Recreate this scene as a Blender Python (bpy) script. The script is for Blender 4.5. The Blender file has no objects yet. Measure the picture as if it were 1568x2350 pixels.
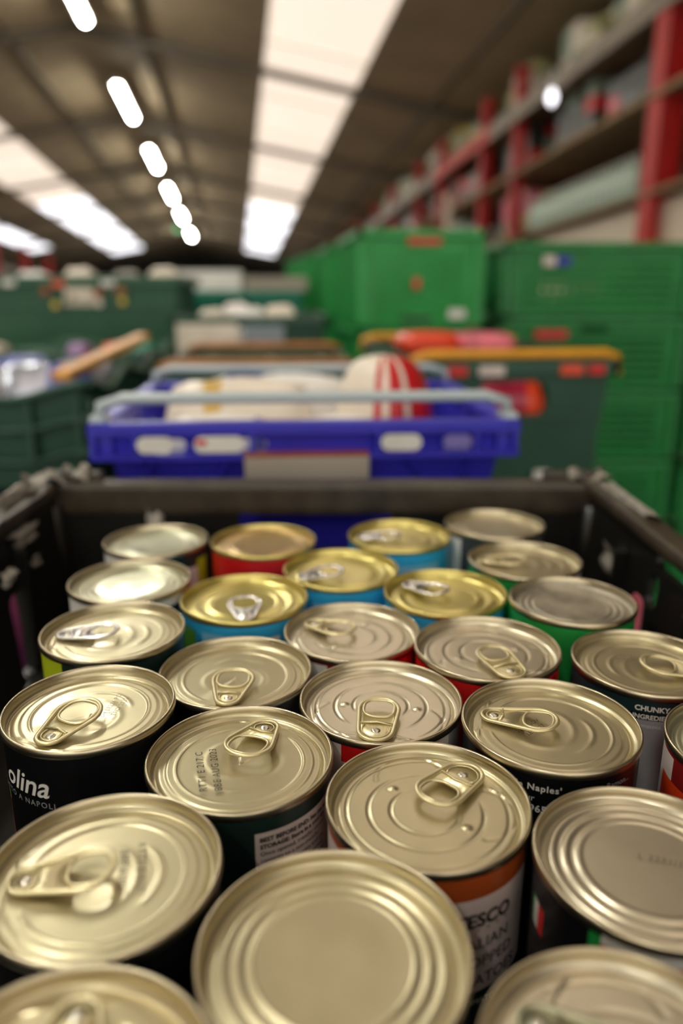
import bpy, bmesh, math, random
import numpy as np
from mathutils import Vector, Matrix
from mathutils.geometry import tessellate_polygon
PI = math.pi
S = bpy.context.scene
COL = S.collection

# ------------------------------------------------------------------ camera, world, exposure
FPX, PITCH, CAMZ = 1750.0, math.radians(16.2467), 1.2
cam = bpy.data.cameras.new('camera'); camo = bpy.data.objects.new('camera', cam); COL.objects.link(camo)
camo.location = (0, 0, CAMZ); camo.rotation_euler = (PI/2 - PITCH, 0, 0)
cam.sensor_fit = 'VERTICAL'; cam.sensor_height = 36; cam.lens = FPX/2350*36
cam.clip_start = .02; cam.clip_end = 200
cam.dof.use_dof = True; cam.dof.focus_distance = .318; cam.dof.aperture_fstop = 3.9
S.camera = camo
S.view_settings.view_transform = 'Standard'; S.view_settings.look = 'None'
S.view_settings.gamma = 1; S.view_settings.use_curve_mapping = False
S.view_settings.exposure = 0.12
TUBE, SKYW, SKYC = 110.0, .86, 2.0
w = bpy.data.worlds.new('world'); S.world = w; w.use_nodes = True
w.node_tree.nodes['Background'].inputs[0].default_value = (.9, .85, .75, 1)
w.node_tree.nodes['Background'].inputs[1].default_value = 1.7

# hall frame: a along the aisle, r to the right, u up from the camera
HA = Vector((-.13167, .98976, -.0549)).normalized()
def _hall():
    dx = (545-784)/FPX; dz = -(757-1175)/FPX
    c, s = math.cos(PITCH), math.sin(PITCH)
    return Vector((dx, c+dz*s, -s+dz*c)).normalized()
HA = _hall(); HR = HA.cross(Vector((0, 0, 1))).normalized(); HU = HR.cross(HA)
def H(a, r, u): return HA*a + HR*r + HU*u + Vector((0, 0, CAMZ))
HALLZ = math.atan2(HA.y, HA.x) - PI/2

# ------------------------------------------------------------------ materials
MATS = {}
def M(name, col, rough=.5, metal=0, emit=0, noise=0, scale=40, bump=0, spec=None, coat=0, alpha=None, trans=0):
    if name in MATS: return MATS[name]
    m = bpy.data.materials.new(name); m.use_nodes = True; MATS[name] = m
    nt = m.node_tree; b = nt.nodes['Principled BSDF']
    c = (*col, 1)
    b.inputs['Base Color'].default_value = c; b.inputs['Roughness'].default_value = rough
    b.inputs['Metallic'].default_value = metal
    if spec is not None: b.inputs['Specular IOR Level'].default_value = spec
    if coat: b.inputs['Coat Weight'].default_value = coat; b.inputs['Coat Roughness'].default_value = .15
    if trans: b.inputs['Transmission Weight'].default_value = trans
    if emit:
        b.inputs['Emission Color'].default_value = c; b.inputs['Emission Strength'].default_value = emit
    if noise or bump:
        tc = nt.nodes.new('ShaderNodeTexCoord'); n = nt.nodes.new('ShaderNodeTexNoise')
        n.inputs['Scale'].default_value = scale; n.inputs['Detail'].default_value = 5
        nt.links.new(tc.outputs['Object'], n.inputs['Vector'])
        if noise:
            r = nt.nodes.new('ShaderNodeValToRGB')
            r.color_ramp.elements[0].position = .3; r.color_ramp.elements[1].position = .7
            r.color_ramp.elements[0].color = tuple(x*(1-noise) for x in col)+(1,)
            r.color_ramp.elements[1].color = tuple(min(1, x*(1+noise)) for x in col)+(1,)
            nt.links.new(n.outputs['Fac'], r.inputs['Fac']); nt.links.new(r.outputs['Color'], b.inputs['Base Color'])
        if bump:
            bp = nt.nodes.new('ShaderNodeBump'); bp.inputs['Strength'].default_value = bump; bp.inputs['Distance'].default_value = .001
            nt.links.new(n.outputs['Fac'], bp.inputs['Height']); nt.links.new(bp.outputs['Normal'], b.inputs['Normal'])
    return m

def L(name, col, rough=.45, coat=.4, noise=.05, bump=.04):
    return M(name, col, rough, .88, noise=noise, scale=60, bump=bump, coat=coat)
champ = L('champagne_tinplate', (.60, .53, .335), .37, .45)
champ2 = L('pale_tinplate', (.69, .62, .46), .33, .45)
tan_lid = L('tan_tinplate', (.60, .51, .31), .37, .45)
grn_lid = L('greenish_tinplate', (.56, .55, .38), .34, .45)
goldm = L('gold_lacquer', (.74, .64, .22), .30)
bronze = L('bronze_lacquer', (.60, .42, .17), .34)
dirty = L('scuffed_tinplate', (.46, .42, .33), .48, .15, .35, .1)
rimm = M('tin_rim', (.62, .54, .38), .30, 1)
rimgold = L('gold_rim', (.72, .60, .20), .3)
pullm = L('champagne_pull', (.78, .69, .42), .40, .5)
silver = M('silver_pull', (.9, .89, .86), .22, 1)
ink = M('black_ink', (.02, .02, .018), .6)
inkfaint = M('faded_ink', (.16, .14, .09), .6)
def plain(name, c, rough=.35): return M(name, c, rough, noise=.08, scale=30)
c_black = plain('black_label', (.006, .006, .007), .25); c_dgreen = plain('dark_green_label', (.012, .028, .024), .3)
c_teal = plain('dark_teal_label', (.012, .03, .035), .3)
c_red = plain('red_label', (.62, .012, .012)); c_dred = plain('deep_red_label', (.22, .01, .01)); c_cyan = plain('cyan_label', (.035, .42, .78))
c_lcyan = plain('light_blue_label', (.25, .58, .82)); c_white = plain('white_label', (.78, .76, .72)); c_green = plain('green_label', (.02, .32, .06))
c_lime = plain('lime_label', (.50, .60, .02)); c_orange = plain('orange_label', (.36, .065, .012)); c_paper = plain('pink_paper', (.72, .60, .57))
c_grey = plain('grey_label', (.40, .40, .42)); c_leaf = plain('leaf_green_label', (.12, .40, .04)); c_tom = plain('tomato_red', (.75, .05, .01))
c_yel = plain('yellow_label', (.75, .55, .05)); c_dgrey = plain('charcoal_label', (.05, .055, .06))
txt_w = M('white_print', (.85, .84, .8), .5); txt_g = M('grey_print', (.35, .36, .38), .5); txt_d = M('dark_print', (.03, .02, .02), .5)

pblack = M('black_plastic', (.010, .009, .008), .36, noise=.3, scale=14, bump=.15)
pblackrim = M('worn_black_plastic', (.050, .038, .024), .38, noise=.45, scale=35, bump=.4)
pblue = M('blue_plastic', (.035, .03, .52), .35, noise=.08, scale=20)
pgreen = M('bright_green_plastic', (.022, .34, .07), .42, noise=.12, scale=14)
pgreen2 = M('mid_green_plastic', (.012, .22, .045), .42, noise=.12, scale=14)
pdgreen = M('dark_green_plastic', (.016, .075, .045), .42, noise=.12, scale=14)
pdgreen2 = M('forest_green_plastic', (.018, .10, .048), .42, noise=.12, scale=14)
pteal = M('teal_plastic', (.01, .26, .17), .42, noise=.1, scale=14)
pnavy = M('navy_plastic', (.01, .03, .09), .42)
yel = M('yellow_bar_plastic', (.80, .36, .02), .4, noise=.1, scale=20)
brn = M('orange_brown_bar', (.42, .17, .04), .45, noise=.2, scale=20)
galv = M('pale_bar_plastic', (.48, .56, .60), .32)
tape = M('grey_torn_tape', (.30, .27, .23), .45, noise=.3, scale=80, bump=.5)
wpack = M('white_wrap', (.93, .90, .87), .35, noise=.08, scale=18, bump=.4)
cpack = M('cream_wrap', (.88, .78, .66), .4, noise=.12, scale=18, bump=.4)
redp = M('red_wrap', (.60, .015, .02), .3, noise=.15, scale=20); redo = M('orange_red_wrap', (.85, .07, .02), .3)
crim = M('crimson_wrap', (.42, .01, .05), .25, noise=.3, scale=40)
pinkp = M('pink_wrap', (.75, .16, .22), .35, noise=.4, scale=25)
card = M('cardboard', (.36, .27, .18), .75, noise=.12, scale=12)
greyc = M('grey_card', (.42, .37, .31), .7, noise=.06, scale=12)
slvp = M('silver_wrap', (.62, .66, .80), .22, .6, noise=.3, scale=30, bump=1)
bluep = M('pale_blue_wrap', (.12, .14, .50), .35)
steelred = M('red_painted_steel', (.50, .010, .008), .5, noise=.1, scale=3)
beamgrey = M('taupe_painted_steel', (.27, .22, .17), .5, noise=.12, scale=3)
creamst = M('cream_board', (.72, .62, .50), .6, noise=.06, scale=3)
wood = M('pallet_wood', (.30, .20, .11), .8, noise=.25, scale=6)
roofm = M('brown_roof_sheet', (.40, .305, .19), .7, noise=.14, scale=1.2)
raft = M('dark_roof_steel', (.11, .085, .06), .6)
wallm = M('dark_grey_wall', (.06, .06, .062), .8, noise=.1, scale=1)
wallside = M('grey_brown_wall', (.17, .14, .11), .8, noise=.1, scale=1)
floorm = M('concrete_floor', (.20, .19, .17), .6, noise=.15, scale=2)
skyw = M('warm_skylight', (1, .84, .70), .5, emit=SKYW); skyc = M('white_skylight', (.96, .95, 1), .5, emit=SKYC)
tubem = M('lit_tube', (1, .98, .86), .5, emit=TUBE)
whitest = M('white_enamel', (.75, .73, .68), .4)

# ------------------------------------------------------------------ object helpers
def new(name, data=None, parent=None):
    o = bpy.data.objects.new(name, data); COL.objects.link(o)
    if parent is not None: o.parent = parent
    return o
def tag(o, label=None, cat=None, group=None, kind=None):
    if label: o['label'] = label
    if cat: o['category'] = cat
    if group: o['group'] = group
    if kind: o['kind'] = kind
    return o
def empty(name, loc, rz=0, label=None, cat=None, group=None):
    o = new(name); o.location = loc; o.rotation_euler = (0, 0, rz); o.empty_display_size = .05
    return tag(o, label, cat, group)
def copy_tree(o, parent=None):
    c = o.copy(); COL.objects.link(c); c.parent = parent
    for ch in list(o.children): copy_tree(ch, c)
    return c
def rawmesh(name, verts, faces, mats, parent=None, smooth=False, idx=None):
    me = bpy.data.meshes.new(name)
    me.from_pydata([tuple(v) for v in verts], [], [tuple(f) for f in faces])
    for m in (mats if isinstance(mats, (list, tuple)) else [mats]): me.materials.append(m)
    if idx is not None: me.polygons.foreach_set('material_index', idx)
    if smooth: me.polygons.foreach_set('use_smooth', [True]*len(me.polygons))
    me.update()
    return new(name, me, parent)

class MB:
    def __init__(s): s.bm = bmesh.new()
    def box(s, x0, x1, y0, y1, z0, z1, bev=0, mat=None, mi=0):
        r = bmesh.ops.create_cube(s.bm, size=1)
        vs = r['verts']
        for v in vs: v.co = Vector(((x0+x1)/2+v.co.x*(x1-x0), (y0+y1)/2+v.co.y*(y1-y0), (z0+z1)/2+v.co.z*(z1-z0)))
        fs = {f for v in vs for f in v.link_faces}
        for f in fs: f.material_index = mi
        if bev:
            es = list({e for v in vs for e in v.link_edges})
            rr = bmesh.ops.bevel(s.bm, geom=es, offset=bev, segments=2, profile=.6, affect='EDGES')
            for f in rr['faces']: f.material_index = mi
            vs = list({v for f in rr['faces'] for v in f.verts} | {v for v in vs if v.is_valid})
        if mat is not None:
            for v in vs: v.co = mat @ v.co
        return s
    def bar(s, p, q, wd, ht, up=(0, 0, 1), bev=0, mi=0):
        p, q = Vector(p), Vector(q); d = q-p; L = d.length; d.normalize()
        sd = d.cross(Vector(up)).normalized(); u = sd.cross(d)
        m = Matrix((sd, d, u)).transposed().to_4x4(); m.translation = p
        return s.box(-wd/2, wd/2, 0, L, -ht/2, ht/2, bev, m, mi)
    def tube(s, pts, r, n=10, closed=False, flat=1.0, mi=0):
        pts = [Vector(p) for p in pts]; N = len(pts); rings = []
        for i, p in enumerate(pts):
            a = pts[(i-1) % N] if (closed or i > 0) else p
            b = pts[(i+1) % N] if (closed or i < N-1) else p
            d = (b-a).normalized()
            up = Vector((0, 0, 1)) if abs(d.z) < .95 else Vector((0, 1, 0))
            sd = d.cross(up).normalized(); u = sd.cross(d)
            rad = r[i] if isinstance(r, (list, tuple)) else r
            rings.append([s.bm.verts.new(p+sd*math.cos(2*PI*k/n)*rad+u*math.sin(2*PI*k/n)*rad*flat) for k in range(n)])
        for i in range(N if closed else N-1):
            A, B = rings[i], rings[(i+1) % N]
            for k in range(n):
                f = s.bm.faces.new((A[k], A[(k+1) % n], B[(k+1) % n], B[k])); f.smooth = True; f.material_index = mi
        if not closed:
            s.bm.faces.new(rings[0][::-1]); s.bm.faces.new(rings[-1])
        return s
    def lathe(s, prof, n=96, cap=False, c=(0, 0, 0), mi=0):
        rings = []
        for r, z in prof:
            rings.append([s.bm.verts.new((c[0]+r*math.cos(2*PI*k/n), c[1]+r*math.sin(2*PI*k/n), c[2]+z)) for k in range(n)])
        for A, B in zip(rings, rings[1:]):
            for k in range(n):
                f = s.bm.faces.new((A[k], A[(k+1) % n], B[(k+1) % n], B[k])); f.smooth = True; f.material_index = mi
        if cap:
            f = s.bm.faces.new(rings[0][::-1]); f.material_index = mi
            f = s.bm.faces.new(rings[-1]); f.material_index = mi
        return s
    def plate(s, outer, holes, t, mat=None, mi=0):
        """outline with holes in the local xy plane, extruded by t along z"""
        loops = [[Vector((x, y, 0)) for x, y in l] for l in [outer]+list(holes)]
        tris = tessellate_polygon(loops)
        flat = [v for l in loops for v in l]
        mat = mat or Matrix()
        lo = [s.bm.verts.new(mat @ v) for v in flat]; hi = [s.bm.verts.new(mat @ (v+Vector((0, 0, t)))) for v in flat]
        for a, b, c in tris:
            try:
                s.bm.faces.new((lo[a], lo[b], lo[c])).material_index = mi; s.bm.faces.new((hi[c], hi[b], hi[a])).material_index = mi
            except ValueError: pass
        k = 0
        for l in loops:
            n = len(l)
            for i in range(n):
                j = (i+1) % n
                s.bm.faces.new((lo[k+i], lo[k+j], hi[k+j], hi[k+i])).material_index = mi
            k += n
        return s
    def build(s, name, mat, parent=None, fix=True):
        if fix: bmesh.ops.recalc_face_normals(s.bm, faces=s.bm.faces[:])
        me = bpy.data.meshes.new(name); s.bm.to_mesh(me); s.bm.free()
        for m in (mat if isinstance(mat, (list, tuple)) else [mat]): me.materials.append(m)
        return new(name, me, parent)
def rrect(cx, cy, w_, h_, r, n=5):
    out = []
    for sx, sy, a0 in ((1, 1, 0), (-1, 1, 90), (-1, -1, 180), (1, -1, 270)):
        for k in range(n+1):
            a = math.radians(a0+90*k/n)
            out.append((cx+sx*(w_/2-r)+r*math.cos(a), cy+sy*(h_/2-r)+r*math.sin(a)))
    return out
XZ = lambda y: Matrix(((1, 0, 0, 0), (0, 0, -1, y), (0, 1, 0, 0), (0, 0, 0, 1)))     # plate x,y -> x,z ; thickness towards -y
YZ = lambda x: Matrix(((0, 0, 1, x), (1, 0, 0, 0), (0, 1, 0, 0), (0, 0, 0, 1)))      # plate x,y -> y,z ; thickness towards +x

# lettering: built-in face, flattened to a mesh
def text_raw(s_, size, shear=0, bold=0, spacing=1):
    cu = bpy.data.curves.new('t', 'FONT'); cu.body = s_; cu.size = size; cu.shear = shear; cu.offset = bold*size
    cu.space_character = spacing; cu.resolution_u = 3
    o = bpy.data.objects.new('t', cu); COL.objects.link(o)
    bpy.context.view_layer.update()
    me = o.evaluated_get(bpy.context.evaluated_depsgraph_get()).to_mesh()
    V = [v.co.copy() for v in me.vertices]; F = [tuple(p.vertices) for p in me.polygons]
    bpy.data.objects.remove(o); bpy.data.curves.remove(cu)
    return V, F

# ------------------------------------------------------------------ building shell
def quad(name, pts, mat, kind='structure', t=.04):
    p = [Vector(v) for v in pts]; n = (p[1]-p[0]).cross(p[3]-p[0]).normalized()*t
    if n.z < 0 and abs(n.z) > .3*t: n = -n
    vs = p+[q+n for q in p]
    o = rawmesh(name, vs, [(0, 1, 2, 3), (7, 6, 5, 4), (0, 4, 5, 1), (1, 5, 6, 2), (2, 6, 7, 3), (3, 7, 4, 0)], mat)
    return tag(o, kind=kind)
RR, RU, SL = -2.5, 5.0, .18            # ridge
def ru(r): return RU-SL*abs(r-RR)
A0, A1, WL, WR = -9.0, 55.0, -11.5, 8.5
b = MB(); b.box(-32, 24, -14, 66, -.1, 0); tag(b.build('floor', floorm), kind='structure')
def roofstrip(name, r0, r1, a0, a1, mat):
    return quad(name, [H(a0, r0, ru(r0)), H(a1, r0, ru(r0)), H(a1, r1, ru(r1)), H(a0, r1, ru(r1))], mat)
LS, RS = (-6.75, -5.1), (.62, 2.24)
for r0, r1 in ((WL, -9.6), (-8.7, LS[0]), (LS[1], RR), (RR, RS[0]), (RS[1], WR)): roofstrip('ceiling', r0, r1, A0, A1, roofm)
for s_ in (LS, RS):
    roofstrip('ceiling', s_[0], s_[1], 46.5, A1, roofm)
    roofstrip('window_1' if s_ is LS else 'window_2', s_[0], s_[1], A0, 29.3, skyw)
    roofstrip('window_3' if s_ is LS else 'window_4', s_[0], s_[1], 29.3, 46.5, skyc)
roofstrip('window_5', -9.6, -8.7, 24, 40, skyc); roofstrip('ceiling', -9.6, -8.7, A0, 24, roofm); roofstrip('ceiling', -9.6, -8.7, 40, A1, roofm)
def wallq(name, p, q, mat, ztop=7.5):
    p, q = Vector(p), Vector(q); t = (q-p).cross(Vector((0, 0, 1))).normalized()*.15
    b = MB(); vs = [p, q, q+t, p+t]
    lo = [b.bm.verts.new((v.x, v.y, 0)) for v in vs]; hi = [b.bm.verts.new((v.x, v.y, v.z+ (ztop if ztop else 0))) for v in vs]
    b.bm.faces.new(lo); b.bm.faces.new(hi)
    for i in range(4): b.bm.faces.new((lo[i], lo[(i+1) % 4], hi[(i+1) % 4], hi[i]))
    return tag(b.build(name, mat), kind='structure')
wallq('wall_back', H(A1, WL, ru(RR)-.05), H(A1, WR, ru(RR)-.05), wallm, .05)
wallq('wall_left', H(A0, WL, ru(WL)), H(A1, WL, ru(WL)), wallside, .05)
wallq('wall_right', H(A1, WR, ru(WR)), H(A0, WR, ru(WR)), wallside, .05)
# portal rafters, purlins
for i in range(11):
    a = -9 + 5.6*i + 1.2
    b = MB()
    b.bar(H(a, RR, ru(RR)-.11), H(a, WR, ru(WR)-.11), .08, .13, up=HU); b.bar(H(a, RR, ru(RR)-.11), H(a, WL, ru(WL)-.11), .08, .13, up=HU)
    tag(b.build('trim_%d' % (i+1), raft), kind='structure')
k = 11
for r in (-10.4, -8.2, -3.6, -1.4, 3.6, 5.4, 7.2):
    k += 1; b = MB(); b.bar(H(A0, r, ru(r)-.04), H(A1, r, ru(r)-.04), .06, .08, up=HU); tag(b.build('trim_%d' % k, raft), kind='structure')
for a in [2.2+x*2.8 for x in range(16)]:
    if a < 46:
        for s_ in (LS, RS):
            k += 1; b = MB(); b.bar(H(a, s_[0], ru(s_[0])-.02), H(a, s_[1], ru(s_[1])-.02), .04, .02, up=HU); tag(b.build('trim_%d' % k, whitest), kind='structure')

# lamps along the ridge
def make_lamp():
    t = empty('tube_lamp', (0, 0, 0))
    b = MB(); b.box(-.085, .085, -1.27, 1.27, -.008, .10, .01); b.build('housing', whitest, t)
    b = MB(); b.tube([(0, -1.22, 0), (0, 1.22, 0)], .055, 14); b.build('tube', tubem, t)
    b = MB()
    for y in (-.7, .7): b.bar((0, y, .10), (0, y, .26), .012, .012, up=(0, 1, 0))
    b.build('hanger', raft, t)
    return t
lamp0 = make_lamp(); first = True
rotl = Matrix((HR, HA, HU)).transposed().to_euler()
for n_, a in enumerate([-4.4, 1.2, 6.8, 12.4, 18, 23.5, 29, 34.5, 41]):
    t = lamp0 if first else copy_tree(lamp0); first = False
    t.location = H(a, RR+.35, 4.66); t.rotation_euler = rotl
    tag(t, ['lit tube lamp hanging from the roof ridge behind the viewpoint', 'lit tube lamp hanging above the black crate', 'lit tube lamp hanging just beyond the black crate, out of view overhead',
            'lit tube lamp at the top edge of the photo, cut off by the frame', 'longest whole lit tube lamp, below and right of the cut-off one', 'third lit tube lamp of the receding row, counted from the top of the photo',
            'fourth lit tube lamp of the receding row, counted from the top of the photo', 'second to last lit tube lamp of the receding row', 'smallest and farthest lit tube lamp of the receding row'][n_],
        'lamp', 'tube lamps along the roof ridge')
b = MB(); b.lathe([(.001, -.09), (.04, -.05), (.055, 0), (.045, .04), (.02, .09), (.001, .09)], 20)
t = empty('globe_lamp', H(9.4, 3.75, 2.62), 0, 'small round white globe lamp in front of the red racking', 'lamp')
b.build('globe', M('lit_globe', (.95, .93, 1), .4, emit=3), t)
b = MB(); b.tube([(0, 0, .08), (0, 0, .30)], .015, 8); b.build('stem', whitest, t)
b = MB(); b.box(-.12, .12, -.03, .03, -.07, .07, .01)
t = empty('exit_sign', H(37.5, -2.5, 4.5), 0, 'small green lit safety sign hanging beside the farthest lamps', 'sign'); b.build('panel', M('green_lit_panel', (.1, .8, .35), .4, emit=1.6), t)
b = MB()
for x in (-.08, .08): b.bar((x, 0, .07), (x, 0, .45), .012, .012, up=(0, 1, 0))
b.build('hanger', raft, t)

# ------------------------------------------------------------------ racking on the right
def hpost(x, y, ztop, wd=.13):
    b = MB(); m = Matrix.Translation((x, y, 0)) @ Matrix.Rotation(HALLZ, 4, 'Z')
    h_ = wd/2
    b.box(-h_, -h_+.022, -h_, h_, .012, ztop, 0, m); b.box(h_-.022, h_, -h_, h_, .012, ztop, 0, m)
    b.box(-h_+.02, h_-.02, -.012, .012, .012, ztop, 0, m); b.box(-h_-.03, h_+.03, -h_-.03, h_+.03, 0, .014, 0, m)
    return b
rack = empty('pallet_rack', H(7.3, 4, -1).to_tuple()[:2]+(0,), 0, 'tall red steel racking with taupe beams along the right side of the hall', 'rack')
rl = rack.location
PA = [7.3, 11.2, 12.7, 15.4, 17.3, 20.2, 22.8, 26, 29.5, 33, 37]
def rel(o):      # world-built mesh under an unrotated Empty
    o.location = -rl; return o
for i, a in enumerate(PA):
    for r in ((3.98, 5.58) if i < 7 else (3.98,)):
        p = H(a, r, 0); top = H(a, r, 3.72 if (i == 0 and r < 4) else 3.46).z
        rel(hpost(p.x, p.y, top, .24 if i == 0 else .15).build('post', steelred, rack))
for j, (u, ht, m) in enumerate(((2.83, .19, beamgrey), (2.06, .045, wood), (1.22, .035, wood))):
    for r in (3.86, 5.46):
        b = MB()
        b.bar(H(3.2, r, u), H(12.0, r, u), .05, ht, up=HU); rel(b.build('beam', m, rack))
        b = MB()
        b.bar(H(12.0, r, u), H(15.4, r, u), .05, ht, up=HU); o = rel(b.build('beam', steelred if j == 0 else m, rack)); o['label'] = 'red beam' if j == 0 else 'taupe beam'
        b = MB()
        b.bar(H(15.4, r, u), H(38, r, u), .05, ht, up=HU); rel(b.build('beam', m, rack))
    b = MB(); c = [H(3.2, 3.88, u+ht/2), H(38, 3.88, u+ht/2), H(38, 5.42, u+ht/2), H(3.2, 5.42, u+ht/2)]
    for dz in (0, .02): pass
    b.bar((c[0]+c[3])/2, (c[1]+c[2])/2, 1.4, .02, up=HU); rel(b.build('shelf', wood, rack))
b = MB(); p = H(13.4, 3.6, 0); b.lathe([(.07, 0), (.07, H(13.4, 3.6, 2.2).z)], 16, cap=True, c=(p.x, p.y, 0))
tag(b.build('pale_column', creamst), 'slim pale vertical column standing in front of the red racking', 'column')
b = MB(); c0, c1 = H(5.6, 4.05, .62), H(10.3, 4.05, .62)
b.bar(c0, c1, .06, 1.1, up=HU)
t = empty('board_partition', (c0.x, c0.y, 0), 0, 'cream boarding behind the green crates under the lowest rack shelf', 'partition')
o = b.build('board', creamst, t); o.location = -t.location
b = MB()
for q in (c0, c1, (c0+c1)/2): b.box(q.x-.04, q.x+.04, q.y+.05, q.y+.13, 0, q.z-.3)
o = b.build('stud', wood, t); o.location = -t.location

rnd = random.Random(5)
olive = M('olive_wrap', (.55, .52, .26), .3, noise=.4, scale=5, bump=.6); dkwrap = M('dark_wrap', (.035, .04, .035), .3, noise=.5, scale=8, bump=.6)
grnwrap = M('pale_green_wrap', (.30, .38, .30), .3, noise=.4, scale=6, bump=.6); amber = M('amber_wrap', (.55, .36, .05), .4, noise=.3, scale=6)
def load(mats, nx, ny, nz, wx, wy, hz):
    t = empty('wrapped_pallet', (0, 0, 0))
    b = MB()
    for x in (-.48, 0, .48): b.box(x*wx-.05, x*wx+.05, -wy/2, wy/2, 0, .09)
    for k in range(5): b.box(-wx/2, wx/2, -wy/2+k*wy/4.6, -wy/2+k*wy/4.6+.09, .09, .11)
    b.build('pallet', wood, t)
    b = MB()
    for i in range(nx):
        for j in range(ny):
            for k in range(nz):
                if k == nz-1 and rnd.random() < .25: continue
                j1, j2 = rnd.uniform(0, .01), rnd.uniform(0, .012)
                b.box(-wx/2+i*wx/nx+.004+j1, -wx/2+(i+1)*wx/nx-.004, -wy/2+j*wy/ny+.004+j2, -wy/2+(j+1)*wy/ny-.004, .11+k*hz/nz, .11+(k+1)*hz/nz-.004, .012, mi=rnd.randrange(len(mats)))
    b.build('carton_load', mats, t)
    return t
rowname = ['top', 'middle', 'lower']
for lv, (u, hz, mats) in enumerate(((2.93, .50, [olive, cpack, grnwrap]), (2.14, .5, [dkwrap, dkwrap, grnwrap, redp, dkwrap]), (1.29, .5, [grnwrap, wpack, dkwrap]))):
    for i, a in enumerate([8.2, 9.6, 11.6, 13.6, 14.8, 16.5, 18.6, 19.8, 21.7]):
        if lv == 2 and i < 2: continue
        mm = mats if i % 3 else mats[::-1]
        if i == 2: mm = [amber, grnwrap, pinkp] if lv == 2 else mats
        if lv == 0 and i in (3, 4): mm = [amber, olive, grnwrap]
        t = load(mm, 4, 4, 3, 1.0, 1.05, hz - (.16 if i in (3, 6) else 0) + 0)
        t.location = H(a, 4.62, u+.01); t.rotation_euler = rotl
        tag(t, 'wrapped pallet of mixed cartons on the %s rack shelf, number %s from the near end' % (rowname[lv], ['one', 'two', 'three', 'four', 'five', 'six', 'seven', 'eight', 'nine'][i]), 'pallet load', 'pallet loads in the racking')
# bottles on the lower shelf of the nearest bay
b = MB(); b.lathe([(.001, 0), (.062, 0), (.066, .02), (.066, .24), (.05, .30), (.02, .35), (.02, .38), (.001, .38)], 14)
ORD = 'first second third fourth fifth sixth seventh eighth ninth tenth eleventh twelfth thirteenth fourteenth fifteenth sixteenth seventeenth eighteenth nineteenth twentieth'.split()
t0 = empty('large_bottle', (0, 0, 0)); b.build('bottle_body', M('pale_green_plastic_bottle', (.45, .56, .48), .15, noise=.3, scale=9), t0)
b = MB(); b.lathe([(.001, .38), (.024, .38), (.024, .41), (.001, .41)], 12); b.build('cap', whitest, t0)
first = True
for i in range(20):
    for j in range(2):
        t = t0 if first else copy_tree(t0); first = False
        t.location = H(7.75+i*.145, 4.02+j*.17, 1.262); t.rotation_euler = rotl
        tag(t, 'pale green bottle on the lower rack shelf, %s row, %s from the near post' % (['front', 'rear'][j], ORD[i]), 'bottle', 'bottles on the lower rack shelf')

# racking far left
rack2 = empty('pallet_rack', H(24, -8.2, -1).to_tuple()[:2]+(0,), 0, 'distant red steel racking along the left side of the hall', 'rack')
for a in (22.5, 25.8, 29, 33, 37):
    p = H(a, -8.2, 0); o = hpost(p.x, p.y, H(a, -8.2, 3.2).z, .2).build('post', steelred, rack2); o.location = -rack2.location
for u in (1.0, 2.2):
    b = MB(); b.bar(H(22.5, -8.3, u), H(37, -8.3, u), .06, .16, up=HU); o = b.build('beam', beamgrey, rack2); o.location = -rack2.location

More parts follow.
